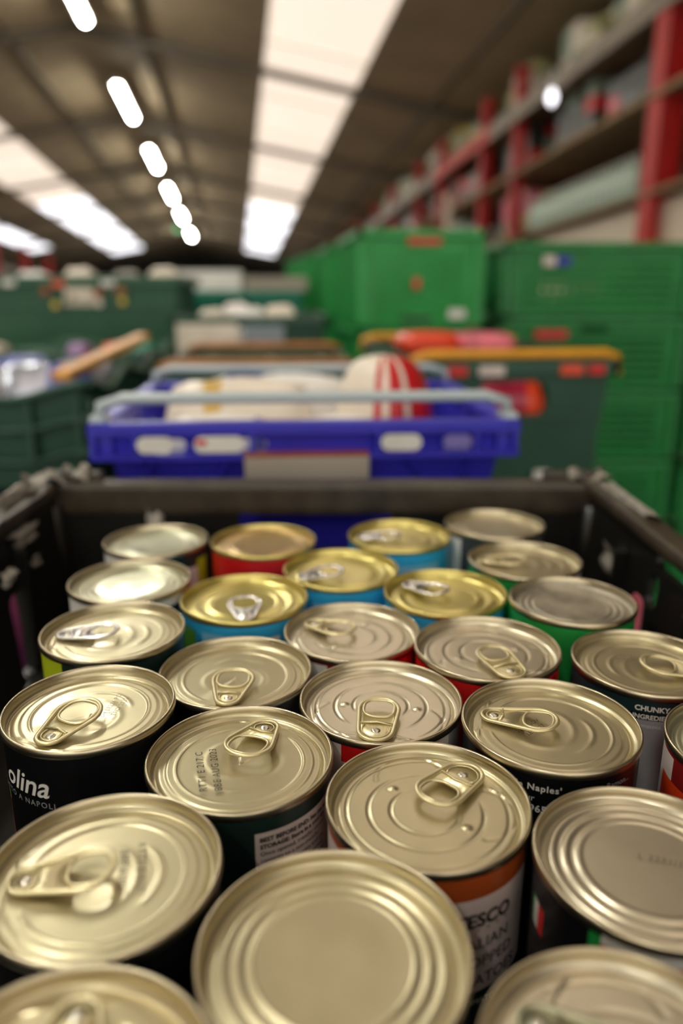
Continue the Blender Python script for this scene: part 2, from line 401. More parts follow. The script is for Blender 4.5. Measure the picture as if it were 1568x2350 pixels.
# ------------------------------------------------------------------ crates
def crate(name, W, D, Hh, mat, style, rim=.018, taper=.03, t=.004, label=None, cat='crate', group=None, rimmat=None):
    """open crate, origin at the centre of its base, front towards -y"""
    r = empty(name, (0, 0, 0), 0, label, cat, group)
    wb, db = W/2-rim-taper, D/2-rim-taper*.7; wt, dt = W/2-rim, D/2-rim
    rimmat = rimmat or mat
    MB().box(-wb, wb, -db, db, 0, t+.002).build('base_panel', mat, r)
    def wall(nm, L0, L1, off0, off1, side):
        # trapezoid wall leaning outward; side in 0..3 (front,right,back,left)
        b = MB(); holes = []
        hh = Hh-.002
        if style == 'lattice':
            n = 13; m_ = 6
            for i in range(n):
                for j in range(m_):
                    cx = -L0*.9 + (i+.5)*2*L0*.9/n; cy = hh*.10+(j+.5)*hh*.68/m_
                    holes.append([(cx-.38*2*L0*.9/n, cy-hh*.022), (cx+.38*2*L0*.9/n, cy-hh*.022), (cx+.38*2*L0*.9/n, cy+hh*.022), (cx-.38*2*L0*.9/n, cy+hh*.022)])
            if side in (0, 2): holes.append(rrect(0, hh*.885, .09, hh*.085, hh*.03))
        elif style == 'tote' :
            if side in (0, 2): holes.append(rrect(-.002, hh*.76, .125, hh*.22, hh*.08))
        elif style == 'blue':
            for cx in (-.135, -.055, .095, .15): 
                if side in (0, 2): holes.append(rrect(cx, hh-.021, .03, .013, .006, 3))
        elif style == 'wavy':
            n = 16
        outer = [(-L0, 0), (L0, 0), (L1, hh), (-L1, hh)]
        if style == 'wavy':
            outer = [(-L0, 0), (L0, 0)] + [(L1-2*L1*i/24, hh-.012+.012*math.cos(i/24*2*PI*2)) for i in range(25)]
        ang = math.atan2(off1-off0, hh)
        m = Matrix.Rotation({0: 0, 1: PI/2, 2: PI, 3: -PI/2}[side], 4, 'Z') @ Matrix.Translation((0, -off0, 0)) @ Matrix.Rotation(ang, 4, 'X') @ XZ(0)
        b.plate(outer, holes, t, m)
        return b.build(nm, mat, r)
    wall('end_wall', wb, wt, db, dt, 0); wall('end_wall', wb, wt, db, dt, 2)
    wall('side_wall', db, dt, wb, wt, 1); wall('side_wall', db, dt, wb, wt, 3)
    # rim frame
    rh = {'lattice': .02, 'blue': .007}.get(style, .028)
    b = MB(); bv = .004
    if style != 'wavy':
        b.box(-W/2, W/2, -D/2, -D/2+rim+.003, Hh-rh, Hh, bv); b.box(-W/2, W/2, D/2-rim-.003, D/2, Hh-rh, Hh, bv)
        b.box(-W/2, -W/2+rim+.003, -D/2, D/2, Hh-rh, Hh, bv); b.box(W/2-rim-.003, W/2, -D/2, D/2, Hh-rh, Hh, bv)
    else:
        for z, amp in ((Hh-.006, .012), (Hh*.66, .010), (Hh*.36, .010)):
            for (ax, L, off) in (('x', W/2, -D/2), ('x', W/2, D/2), ('y', D/2, W/2), ('y', D/2, -W/2)):
                pts = []
                for i in range(29):
                    q = -L+2*L*i/28; zz = z-amp+amp*math.cos(i/28*4*PI)
                    ins = (1-z/Hh)*.02*(-1 if off > 0 else 1)
                    pts.append((q*(1-.0*z), off+ins, zz) if ax == 'x' else (off+ins, q, zz))
                b.tube(pts, .007, 6)
    b.build('rim', rimmat, r)
    # outer ribs
    b = MB()
    def rb_(*q): MB().box(*q).build('rib', mat, r)
    def rbar_(*q, **kw): MB().bar(*q, **kw).build('rib', mat, r)
    if style == 'blue':
        z1, z2, z3 = Hh-.0085, Hh-.034, .03
        for sy in (-1, 1):
            y = sy*D/2; yi = sy*(D/2-rim-.006)
            for z in (z1, z2): rb_(-W/2+.004, W/2-.004, min(y, yi), max(y, yi), z-.003, z+.003)
            for x in (-W/2+.006, -W/2+.045, -.055, .07, W/2-.045, W/2-.006): rb_(x-.002, x+.002, min(y, yi), max(y, yi), z2, Hh-.004)
            for x0, x1 in ((-W/2+.045, -W/2+.075), (-.075, -.115), (-.15, -.185+.0), (W/2-.045, W/2-.075), (.03, .07), (.10, .135)):
                rbar_((x0, sy*(D/2-.012), z2), (x1, sy*(D/2-.028), z3+.06), .014, .004, up=(1, 0, 0))
        for sx in (-1, 1):
            x = sx*W/2; xi = sx*(W/2-rim-.006)
            for z in (z1, z2): rb_(min(x, xi), max(x, xi), -D/2+.004, D/2-.004, z-.003, z+.003)
            for k in range(6):
                y = -D/2+.01+k*(D-.02)/5; rb_(min(x, xi), max(x, xi), y-.002, y+.002, z2, Hh-.004)
    elif style == 'lattice':
        for sy in (-1, 1):
            for x in (-W/2+.03, W/2-.03): b.box(x-.004, x+.004, min(sy*(D/2-.004), sy*(db-.0)), max(sy*(D/2-.004), sy*db), .015, Hh-.018)
            b.box(-W/2+.02, W/2-.02, min(sy*(D/2-.002), sy*db), max(sy*(D/2-.002), sy*db), Hh*.06, Hh*.06+.008)
        for sx in (-1, 1):
            for y in [(-.5+k/7)*(D-.05) for k in range(8)]: b.box(min(sx*(W/2-.004), sx*wb), max(sx*(W/2-.004), sx*wb), y-.004, y+.004, .015, Hh-.018)
    elif style == 'wavy':
        for sy in (-1, 1):
            for k in range(7):
                x = (-.5+k/6)*(W-.04); rb_(x-.004, x+.004, min(sy*D/2, sy*(D/2-.022)), max(sy*D/2, sy*(D/2-.022)), Hh*.3, Hh-.03)
        for sx in (-1, 1):
            for k in range(9):
                y = (-.5+k/8)*(D-.04); rb_(min(sx*W/2, sx*(W/2-.022)), max(sx*W/2, sx*(W/2-.022)), y-.004, y+.004, Hh*.3, Hh-.03)
    else:
        for sy in (-1, 1):
            for z in (Hh*.62, Hh*.12): b.box(-wb-.01, wb+.01, min(sy*db, sy*(dt+.006)), max(sy*db, sy*(dt+.006)), z, z+.008)
            for x in (-.30*W, -.12*W, .12*W, .30*W): b.box(x-.003, x+.003, min(sy*db, sy*(dt+.004)), max(sy*db, sy*(dt+.004)), .01, Hh*.14)
        for sx in (-1, 1):
            for k in range(5):
                y = (-.5+k/4)*(D-.10); b.box(min(sx*wb, sx*(wt+.006)), max(sx*wb, sx*(wt+.006)), y-.003, y+.003, .01, Hh-.02)
    if len(b.bm.verts): b.build('rib', mat, r)
    return r
def stack(proto, x, y, rz, n, Hh, labels, group, z0=0):
    """n copies from the floor up; labels top-down"""
    out = []
    for k in range(n):
        c = proto if k == 0 else copy_tree(proto)
        c.location = (x, y, z0+(n-1-k)*Hh); c.rotation_euler = (0, 0, rz)
        lb = labels[min(k, len(labels)-1)]
        if k > len(labels)-1 or (k == len(labels)-1 and n > len(labels)): lb += ', %s from top' % ['first', 'second', 'third', 'fourth', 'fifth', 'sixth', 'seventh'][k]
        tag(c, lb, 'crate', group); out.append(c)
    return out
def part_box(name, root, mat, x0, x1, y0, y1, z0, z1, bev=.003, label=None):
    o = MB().box(x0, x1, y0, y1, z0, z1, bev).build(name, mat, root)
    if label: o['label'] = label
    return o
def bale(name, root, mat, W, y, z, rad=.006, drop=.03):
    b = MB(); b.tube([(-W/2+.004, y, z-drop), (-W/2+.008, y, z), (-W/2+.03, y, z+.006), (W/2-.03, y, z+.006), (W/2-.008, y, z), (W/2-.004, y, z-drop)], rad, 8)
    return b.build(name, mat, root)
def pack(name, loc, rz, sx, sy, sz, mat, label, cat, group=None, puff=.2, stripe=None, tilt=0):
    """soft packet: puffed box with crimped ends"""
    t = empty(name, loc, rz, label, cat, group)
    b = MB(); n = 10; V = []
    bm = b.bm
    def P(i, j, s_):
        u, v = -1+2*i/n, -1+2*j/n
        e = (1-abs(u)**4)*(1-abs(v)**4)
        return (u*sx/2, v*sy/2*(1-.06*u*u), sz/2 + s_*sz/2*(max(e, 0)**(.22)) + (.012*sz*math.sin(7*u+3*v)*s_ if s_ > 0 else 0))
    top = [[bm.verts.new(P(i, j, 1)) for j in range(n+1)] for i in range(n+1)]
    bot = [[bm.verts.new(P(i, j, -1)) if 0 < i < n and 0 < j < n else top[i][j] for j in range(n+1)] for i in range(n+1)]
    for i in range(n):
        for j in range(n):
            f = bm.faces.new((top[i][j], top[i+1][j], top[i+1][j+1], top[i][j+1])); f.smooth = True
            if stripe and (stripe[0] <= i < stripe[1]): f.material_index = 1
            q = (bot[i][j], bot[i][j+1], bot[i+1][j+1], bot[i+1][j])
            f = bm.faces.new(q); f.smooth = True
            if stripe and (stripe[0] <= i < stripe[1]): f.material_index = 1
    b.build('wrapper', [mat]+([stripe[2]] if stripe else []), t)
    b = MB()
    for s_ in (-1, 1):
        pts = [(s_*sx/2, -sy*.45+sy*.9*k/12, sz/2+.002*(-1)**k) for k in range(13)]
        b.tube(pts, .0018, 5)
    b.build('crimped_seal', mat, t)
    return t

# bright green perforated stacks on the right
g1 = crate('produce_crate', .37, .55, .2718, pgreen, 'lattice')
cx, cy = .043+.185, 2.22+.275
rz1 = math.radians(6.5)
def place_col(x0, y0, W, D, rz):       # front-left corner -> centre
    c, s_ = math.cos(rz), math.sin(rz)
    return x0+c*W/2-s_*D/2, y0+s_*W/2+c*D/2
px, py = place_col(.043, 2.2, .37, .55, rz1)
st = stack(g1, px, py, rz1, 5, .2718, ['bright green perforated crate topping the tall stack right of centre', 'bright green crate second in the tall stack right of centre, hidden behind the totes', 'bright green crate low in the tall stack right of centre'], 'bright green crates stacked right of centre')
top = st[0]
part_box('tag', top, c_red, -.045, .05, -.279, -.276, .232, .25, .001, 'red tag'); part_box('tag', top, c_red, -.028, -.008, -.279, -.276, .115, .145, .001, 'small red sticker')
part_box('tag', top, c_white, .075, .125, -.279, -.276, .035, .06, .001, 'white sticker')
part_box('slot', top, c_black, -.06, .03, -.280, -.276, .03, .042, .001, 'black slot')
far = [(2.95, 0, 'second'), (3.7, -.03, 'third'), (4.45, -.05, 'fourth')]
for (yy, dx, nm) in far:
    x0 = .043-(yy-2.2)*.125+dx
    g = copy_tree(g1)
    for c in list(g.children):
        if c.name.startswith(('tag', 'slot')): bpy.data.objects.remove(c)
    px, py = place_col(x0, yy, .37, .55, rz1)
    stack(g, px, py, rz1, 5, .2718, ['bright green crate on top of the %s stack of the receding row' % nm, 'bright green crate in the %s stack of the receding row' % nm], 'bright green crates in the receding row')
g2 = crate('produce_crate', .60, .40, .2228, pgreen2, 'lattice')
st = stack(g2, .775, 2.60, math.radians(2), 6, .2228, ['mid green wide crate topping the right-hand stack, blue tag under its rim', 'mid green wide crate second from top at the right edge, red tag under its rim', 'mid green wide crate third from top at the right edge', 'mid green wide crate fourth from top at the right edge', 'mid green wide crate low in the right-hand stack'], 'wide green crates stacked at the right edge')
part_box('tag', st[0], bluep, -.14, -.095, -.2045, -.2005, .155, .182, .001, 'blue tag'); st[0].children[-1].data.materials[0] = c_teal if False else M('royal_blue_tag', (.01, .01, .35), .4)
part_box('tag', st[0], c_paper, -.18, -.143, -.2045, -.2005, .155, .182, .001, 'pale tag')
part_box('tag', st[1], c_red, -.19, -.09, -.2045, -.2005, .165, .19, .001, 'red tag')
# further wide stacks beyond the frame edge side
g3 = copy_tree(g2)
for c in list(g3.children):
    if c.name.startswith('tag'): bpy.data.objects.remove(c)
g4 = copy_tree(g3)
stack(g4, 1.40, 2.62, math.radians(2), 6, .2228, ['mid green wide crate in the stack at the very right frame edge'], 'wide green crates at the frame edge')
stack(g3, .86, 3.05, math.radians(2), 6, .2228, ['mid green wide crate in the stack just behind the right-hand stack'], 'wide green crates behind the right-hand stack')

# dark green tote with yellow bars
tt = crate('tote_crate', .37, .54, .2715, pdgreen, 'tote', rim=.014, taper=.022)
rt = math.radians(7.6); px, py = place_col(.118, 1.29, .37, .54, rt)
st = stack(tt, px, py, rt, 4, .2715, ['dark green tote with two yellow bars and a red packet showing at its handle hole', 'dark green tote just under the one with yellow bars', 'dark green tote low in the stack under the yellow-barred one'], 'dark green totes right of the blue crate')
top = st[0]
bale('bale_arm', top, yel, .375, -.262, .274, .0085).__setitem__('label', 'yellow bar'); bale('bale_arm', top, yel, .375, .262, .274, .0085).__setitem__('label', 'yellow bar')
for x0, x1, m, l in ((-.125, -.09, c_red, 'red tag'), (-.07, -.025, c_paper, 'pale tag'), (.075, .115, redo, 'orange tag'), (.125, .155, c_red, 'red tag')):
    part_box('tag', top, m, x0, x1, -.274, -.2705, .245, .262, .001, l)
part_box('tag', top, c_white, .045, .075, -.262, -.255, .052, .075, .004, 'round white sticker')
c_, s_ = math.cos(rt), math.sin(rt)
def inT(x, y, z, base=top): 
    return (px+c_*x-s_*y, py+s_*x+c_*y, base.location.z+z)
zt = top.location.z
pack('carton_layer', inT(-.002, -.195, .006), rt, .2, .06, .14, card, 'brown carton low in the dark green tote, under the crimson packet', 'packet')
pack('red_packet', inT(-.002, -.224, .147), rt, .125, .066, .088, crim, 'crimson packet with orange end pressed against the handle hole of the dark green tote', 'packet', stripe=(7, 10, redo))
pack('red_packet', inT(-.09, .02, .255), rt+.1, .12, .10, .05, redo, 'bright red packet lying on top of the dark green tote, left', 'packet')
pack('red_packet', inT(.03, .06, .255), rt-.2, .15, .10, .045, pinkp, 'pink and white packet lying on top of the dark green tote', 'packet')
pack('carton_layer', inT(0, .02, .006), rt, .26, .30, .25, card, 'brown packet filling the dark green tote under the red ones', 'packet')

# ------------------------------------------------------------------ blue crates
BH = 1.077/6
bc = crate('blue_crate', .425, .355, BH, pblue, 'blue', rim=.016, taper=.03)
rb = math.radians(3.7); bx, by = place_col(-.245, .722, .425, .355, rb)
st = stack(bc, bx, by, rb, 6, BH, ['blue plastic crate with pale bars behind the black crate, holding white packets', 'blue crate right under the top blue one, seen through the black crate handle hole', 'blue crate low in the stack, hidden behind the black crate'], 'blue crates stacked behind the black crate')
top = st[0]
for x0, x1, m, l in ((-.165, -.13, c_white, 'white sticker'), (-.11, -.062, c_white, 'white sticker'), (.072, .112, c_white, 'white sticker')):
    MB().plate(rrect((x0+x1)/2, BH-.021, x1-x0, .016, .0075), [], .002, XZ(-.179)).build('sticker', m, top)
part_box('sticker', top, c_red, -.108, -.098, -.1822, -.1812, BH-.021, BH-.016, .0003, 'red corner')
MB().plate(rrect(.148, BH-.021, .028, .014, .006), [], .0012, XZ(-.179)).build('sticker', M('faded_violet_sticker', (.2, .17, .5), .4), top)
part_box('label_holder', top, greyc, -.062, .06, -.184, -.165, .100, BH-.033, .001, 'grey card label holder')
part_box('label_strip', top, card, -.062, .06, -.1845, -.165, BH-.0335, BH-.0305, .0005, 'orange and yellow strip').data.materials[0] = c_orange
bale('bale_arm', top, galv, .415, -.165, BH+.016, .0058, .028); bale('bale_arm', top, galv, .415, .150, BH+.014, .0052, .028)
for sx in (-1, 1):
    part_box('handle_clip', top, galv, sx*.2025-.008, sx*.2025+.008, -.172, -.145, BH-.004, BH+.006, .003, 'pale clip')
cb, sb = math.cos(rb), math.sin(rb)
def inB(x, y, z): return (bx+cb*x-sb*y, by+sb*x+cb*y, top.location.z+z)
pack('white_packet', inB(-.095, -.09, .007), rb, .13, .10, .165, wpack, 'white packet at the front left inside the blue crate', 'packet', 'packets in the blue crate', stripe=(8, 9, bluep))
pack('white_packet', inB(.035, -.095, .007), rb, .125, .09, .163, wpack, 'white packet at the front middle inside the blue crate', 'packet', 'packets in the blue crate')
pack('white_packet', inB(-.078, .03, .007), rb, .20, .11, .190, cpack, 'large cream packet across the middle of the blue crate', 'packet', 'packets in the blue crate', stripe=(3, 4, M('mustard_print', (.7, .45, .1), .4)))
pack('white_packet', inB(-.03, .125, .007), rb, .24, .065, .186, wpack, 'white packet along the far side of the blue crate', 'packet', 'packets in the blue crate', stripe=(2, 4, bluep))
# round red and white parcel
t = empty('round_parcel', inB(.095, .0, .017), rb, 'round red and white wrapped parcel bulging from the blue crate', 'parcel')
b = MB(); nb, mb = 28, 40; rings = []
for i in range(nb+1):
    ph = PI*i/nb; rr_ = math.sin(ph)*.052*(1+.05*math.sin(ph*3)); zz = .145-.057*math.cos(PI-ph) if False else .103+.102*(-math.cos(ph))
    zz = .106 - .105*math.cos(ph); rr_ = .061*math.sin(ph)**.6 if 0 < i < nb else .001
    rings.append([b.bm.verts.new((rr_*(1+.03*math.cos(9*2*PI*k/mb))*math.cos(2*PI*k/mb), rr_*(1+.03*math.cos(9*2*PI*k/mb))*math.sin(2*PI*k/mb), zz)) for k in range(mb)])
for i in range(nb):
    for k in range(mb):
        f = b.bm.faces.new((rings[i][k], rings[i][(k+1) % mb], rings[i+1][(k+1) % mb], rings[i+1][k])); f.smooth = True
        an = math.degrees(2*PI*(k+.5)/mb) % 360
        red = (272 < an or an < 30) or (an > 254 and an < 261)
        f.material_index = 1 if red and not (292 < an < 299) else 0
b.build('wrapper', [cpack, redp], t)
b = MB(); b.lathe([(.001, 0), (.008, 0), (.004, .006), (.009, .014), (.001, .014)], 12); o = b.build('tied_top', wpack, t); o.location = (0, .058, .11); o.rotation_euler = (-PI/2, 0, 0)

# ------------------------------------------------------------------ left-hand crates
def yaw_place(proto, x0, y0, W, D, rz, n, Hh, labels, group):
    px, py = place_col(x0, y0, W, D, rz)
    return stack(proto, px, py, rz, n, Hh, labels, group), px, py, rz
def local(px, py, rz, x, y, z):
    return (px+math.cos(rz)*x-math.sin(rz)*y, py+math.sin(rz)*x+math.cos(rz)*y, z)
ra = math.radians(6)
wv = crate('vented_tray', .50, .56, .1775, pdgreen, 'wavy', rim=.014, taper=.02)
stA, pxA, pyA, rA = yaw_place(wv, -.895, 1.17, .50, .56, math.radians(3), 6, .1775, ['dark green wavy-rimmed tray holding silver packets at the left edge', 'dark green wavy-rimmed tray second from top at the left edge', 'dark green wavy-rimmed tray lower in the left edge stack'], 'wavy-rimmed trays at the left edge')
bar = MB().bar((.200, -.25, .180), (.232, .27, .212), .03, .016, bev=.005).build('bale_arm', yel, stA[0]); bar['label'] = 'yellow bar along its right side'
bar = MB().bar((.205, -.20, .185), (.165, -.10, .182), .02, .014, bev=.005).build('bale_arm_end', brn, stA[0]); bar['label'] = 'orange-brown bar end'
zA = stA[0].location.z
k = 0
for i, (x, y, s_, mt, col) in enumerate(((-.13, -.02, .13, slvp, 'silver'), (.02, .02, .13, slvp, 'silver'), (.125, -.06, .07, bluep, 'blue'), (.10, .15, .11, slvp, 'silver'), (-.04, .16, .12, bluep, 'blue'), (-.02, -.15, .11, wpack, 'white'))):
    pack('snack_packet', local(pxA, pyA, rA, x+.035, y, zA+.006), rA+.3*i, s_, .10, .165+.008*(i % 3), mt, '%s packet in the wavy-rimmed tray, %s' % (col, ['far left', 'in the middle', 'by the yellow bar', 'behind the middle one', 'at the back', 'at the front'][i]), 'packet', 'packets in the wavy-rimmed tray')
wv2 = crate('vented_tray', .58, .40, .1775, pdgreen2, 'wavy', rim=.014, taper=.02)
stB, pxB, pyB, rB = yaw_place(wv2, -1.03, 1.84, .58, .40, math.radians(4), 6, .1775, ['green wavy-rimmed tray with coloured scraps, behind the silver packets', 'green wavy-rimmed tray lower in the stack behind the silver packets'], 'wavy-rimmed trays behind the silver packets')
zB = stB[0].location.z
for i, (x, mt, col) in enumerate(((.08, M('lilac_wrap', (.35, .2, .42), .4), 'lilac'), (.17, redo, 'orange-red'), (.25, pteal, 'teal'), (-.14, cpack, 'cream'))):
    pack('snack_packet', local(pxB, pyB, rB, x-.02, 0, zB+.006), rB, .06, .12, .172, mt, '%s packet standing in the green tray below the big crate' % col, 'packet', 'packets behind the silver ones')
big = crate('storage_tote', .62, .50, .248, pdgreen2, 'tote', rim=.018, taper=.02)
stC, pxC, pyC, rC = yaw_place(big, -1.10, 2.36, .62, .50, math.radians(4), 5, .248, ['large dark green tote with orange and white tags, far left', 'large dark green tote second from top, far left', 'large dark green tote low in the far left stack'], 'large totes at far left')
for i, (x, z, m_, s_) in enumerate(((-.055, .225, redo, .035), (-.095, .205, c_orange, .025), (-.02, .185, card, .02), (-.07, .165, c_yel, .018), (.06, .20, c_orange, .025), (.06, .17, cpack, .018), (.125, .205, brn, .03), (.13, .175, c_yel, .018), (.09, .228, c_white, .04), (-.2, .228, c_white, .04))):
    MB().plate(rrect(x, z, s_, .018 if i in (0, 8, 9) else .02, .006), [], .003, XZ(-.2515)).build('tag', m_, stC[0])
zC = stC[0].location.z
for i, x in enumerate((-.2, -.05, .1, .22)):
    pack('white_packet', local(pxC, pyC, rC, x, .0, zC+.008), rC+.1*i, .11, .13, .258+.01*(i % 2), [wpack, cpack, tape, cpack][i], '%s packet peeping over the rim of the large dark green tote' % ['white', 'cream', 'grey', 'pale brown'][i], 'packet', 'packets in the large tote')

# tote with orange-brown bar behind the blue crate
tb = crate('tote_crate', .40, .50, .2105, pdgreen, 'tote', rim=.014, taper=.022)
stD, pxD, pyD, rD = yaw_place(tb, -.365, 1.52, .40, .50, math.radians(4), 5, .2105, ['dark green tote with orange-brown bars directly behind the blue crate', 'dark green tote hidden under the one with orange-brown bars'], 'totes behind the blue crate')
bale('bale_arm', stD[0], brn, .40, -.24, .213, .0085)['label'] = 'orange-brown bar'; bale('bale_arm', stD[0], brn, .40, .24, .213, .0085)['label'] = 'orange-brown bar'
for i, (x, mt, l) in enumerate(((-.12, cpack, 'cream packet in the tote with orange-brown bars, left'), (.02, wpack, 'white packet in the tote with orange-brown bars, middle'), (.14, cpack, 'cream packet in the tote with orange-brown bars, right'))):
    pack('bread_packet', local(pxD, pyD, rD, x, 0, stD[0].location.z+.006), rD, .12, .34, .195, mt, l, 'packet', 'packets in the brown-barred tote')
# mid crate with cards
me_ = crate('storage_tote', .44, .46, .226, pdgreen, 'tote', rim=.014, taper=.018)
stE, pxE, pyE, rE = yaw_place(me_, -.475, 2.18, .44, .46, math.radians(5), 5, .226, ['dark green tote with a cream card and a grey card on its front, centre background', 'dark green tote under the one with two cards'], 'totes in the centre background')
part_box('card', stE[0], cpack, -.205, -.035, -.2345, -.2315, .115, .205, .001, 'cream card'); part_box('card', stE[0], M('blue_grey_card', (.28, .33, .38), .6), -.02, .095, -.2345, -.2315, .135, .20, .001, 'blue-grey card')
zE = stE[0].location.z
for i, (x, y, mt, h_) in enumerate(((-.11, -.1, cpack, .235), (.0, -.1, wpack, .24), (.09, -.05, cpack, .245), (-.05, .1, wpack, .25), (.08, .12, cpack, .24))):
    pack('white_packet', local(pxE, pyE, rE, x, y, zE+.006), rE, .10, .12, h_, mt, '%s packet rising above the tote with two cards, %s' % (['cream', 'white'][i % 2], ['front left', 'front middle', 'front right', 'rear middle', 'rear right'][i]), 'packet', 'packets in the tote with two cards')
# teal crate and long boxes further back
te = crate('teal_crate', .56, .42, .239, pteal, 'tote', rim=.02, taper=.02)
stF, pxF, pyF, rF = yaw_place(te, -.70, 3.15, .56, .42, math.radians(5), 5, .239, ['teal crate in the centre background carrying a long white box', 'teal crate below the one carrying the long white box'], 'teal crates in the centre background')
part_box('band', stF[0], pnavy, -.26, .26, -.2125, -.2, .05, .12, .001, 'navy band')
def carton(name, loc, rz, sx, sy, sz, mat, label, group=None):
    t = empty(name, loc, rz, label, 'box', group)
    MB().box(-sx/2, sx/2, -sy/2, sy/2, 0, sz, .004).build('carton', mat, t)
    MB().box(-sx/2-.0005, sx/2+.0005, -.02, .02, sz-.001, sz+.0012).build('tape', M('pale_tape', (.6, .52, .4), .3), t)
    return t
carton('long_box', local(pxF, pyF, rF, -.13, .0, 1.195), rF, .30, .40, .078, wpack, 'long white box on top of the teal crate, centre background')
carton('long_box', local(pxF, pyF, rF, .16, .0, 1.195), rF, .25, .40, .055, greyc, 'flat grey box beside the long white one on the teal crate')

# things seen through the black crate's holes and round it
t = pack('magenta_packet', (-.335, .60, .690), PI/2, .18, .08, .27, pinkp, 'pink, red and blue packet glimpsed through the hole in the black crate left wall', 'packet', stripe=(0, 4, M('violet_wrap', (.12, .05, .5), .3)))
ty = crate('tray', .30, .50, .1367, pdgreen, 'tote', rim=.012, taper=.015)
stack(ty, -.42, .46, 0, 6, .1367, ['dark green tray standing left of the black crate, hidden by it'], 'trays left of the black crate')
tz = crate('tray', .30, .34, .1386, pteal, 'tote', rim=.012, taper=.015)
stG = stack(tz, .42, .42, 0, 7, .1386, ['teal tray seen through the hole in the black crate right wall', 'teal tray lower in the stack right of the black crate'], 'trays right of the black crate')
b = MB(); b.box(-.012, .012, -.01, .01, 0, 1.0, .002); t = empty('wooden_post', (-.485, .985, 0), 0, 'tan wooden post at the left edge beside the green trays', 'post')
b.build('shaft', M('tan_wood', (.45, .30, .16), .7, noise=.2, scale=20), t); MB().box(-.05, .05, -.05, .05, 0, .02).build('foot', wood, t)

# ------------------------------------------------------------------ the black crate
ZTOP = CAMZ - .1749                     # nominal height of the can tops
CANH = .110
ZF = ZTOP - CANH                        # inner floor of the crate
BX, BXW = -.016, .247                   # centre and half width at the rim
Y0, Y1, ZR = .035, .655, 1.0415
ZB = ZF - .006
bk = empty('black_crate', (BX, (Y0+Y1)/2, ZB), 0, 'scuffed black plastic crate full of food cans in the foreground', 'crate')
HH = ZR - ZB; hy = (Y1-Y0)/2
MB().box(-.222, .222, -hy+.02, hy-.02, 0, .006).build('base_panel', pblack, bk)
def bwall(nm, side, L0, L1, off0, off1, holes, t=.005):
    ang = math.atan2(off1-off0, HH)
    m = Matrix.Rotation({0: 0, 1: PI/2, 2: PI, 3: -PI/2}[side], 4, 'Z') @ Matrix.Translation((0, -off0, 0)) @ Matrix.Rotation(ang, 4, 'X') @ XZ(0)
    return MB().plate([(-L0, 0), (L0, 0), (L1, HH-.01), (-L1, HH-.01)], holes, t, m).build(nm, pblack, bk)
hl = [rrect(.002-.0, .088, .138, .046, .015)]     # far wall, seen mirrored
bwall('end_wall', 2, .222, .232, hy-.018, hy-.012, [rrect(.007, .093, .134, .046, .014)])
bwall('end_wall', 0, .222, .232, hy-.018, hy-.012, hl)
yc = (Y0+Y1)/2
# right wall (side 1): local x runs along +y ; left wall (side 3): local x runs along -y
bwall('side_wall', 1, hy-.018, hy-.012, .222, .232, [rrect(.462-yc, .1165, .055, .012, .005), rrect(.487-yc, .092, .016, .024, .006), rrect(.28-yc, .10, .10, .03, .012)])
bwall('side_wall', 3, hy-.018, hy-.012, .222, .232, [rrect(yc-.528, .040, .022, .068, .009), rrect(yc-.28, .10, .10, .03, .012)])
b = MB(); bv = .006
rw = .021
b.box(-BXW, BXW, hy-rw, hy, HH-.030, HH, bv); b.box(-BXW, BXW, -hy, -hy+rw, HH-.030, HH, bv)
b.box(-BXW, -BXW+rw, -hy, hy, HH-.011, HH, .004); b.box(BXW-rw, BXW, -hy, hy, HH-.011, HH, .004)
b.build('rim', pblackrim, bk)
for sx in (-1, 1):
    MB().box(min(sx*(BXW-.004), sx*(BXW-.055)), max(sx*(BXW-.004), sx*(BXW-.055)), hy-.012, hy-.002, HH-.006, HH+.007, .003).build('stacking_lug', pblackrim, bk)
    MB().tube([(sx*(BXW-.016), hy-.022, .01), (sx*(BXW-.012), hy-.020, HH-.02)], .011, 10).build('corner_post', pblack, bk)
    for q in (.12, .24):
        MB().box(min(sx*(BXW-.028), sx*(BXW-.018)), max(sx*(BXW-.028), sx*(BXW-.018)), hy-q, hy-q+.005, .01, HH-.028, .001).build('rib', pblack, bk)
def scrap(name, loc, sx, sy, seed, mat, rot=(0, 0, 0), amp=.006, label=None):
    r_ = random.Random(seed); nx, ny = 9, 7
    V = []; F = []
    for i in range(nx):
        for j in range(ny):
            e = 1 - .5*r_.random()*(i in (0, nx-1) or j in (0, ny-1))
            V.append(((i/(nx-1)-.5)*sx*e+r_.uniform(-1, 1)*.0012, (j/(ny-1)-.5)*sy*e, r_.uniform(-1, 1)*amp*.5+amp*math.sin(i*1.1+seed)))
    for i in range(nx-1):
        for j in range(ny-1): F.append((i*ny+j, (i+1)*ny+j, (i+1)*ny+j+1, i*ny+j+1))
    n = len(V); V += [(x, y, z-.0006) for x, y, z in V]; F += [tuple(n+q for q in f[::-1]) for f in F]
    o = rawmesh(name, V, F, mat, bk, True); o.location = loc; o.rotation_euler = rot
    if label: o['label'] = label
    return o
scrap('torn_tape', (-.236, hy-.020, HH+.004), .045, .022, 3, tape, (0.2, .1, .5), .004, 'torn grey tape')
scrap('torn_tape', (-.215, hy-.010, HH+.006), .03, .018, 8, tape, (0.5, 0, -.3), .004, 'torn grey tape')
scrap('torn_tape', (-.243, hy-.075, HH+.002), .022, .10, 5, tape, (0, .35, 0), .004, 'torn grey tape')
scrap('torn_tape', (-.226, hy-.10, HH-.022), .016, .05, 11, tape, (0, 1.2, 0), .003, 'torn grey tape')
scrap('torn_tape', (.228, hy-.012, HH+.004), .04, .018, 6, tape, (.3, 0, 0), .004, 'torn grey tape')
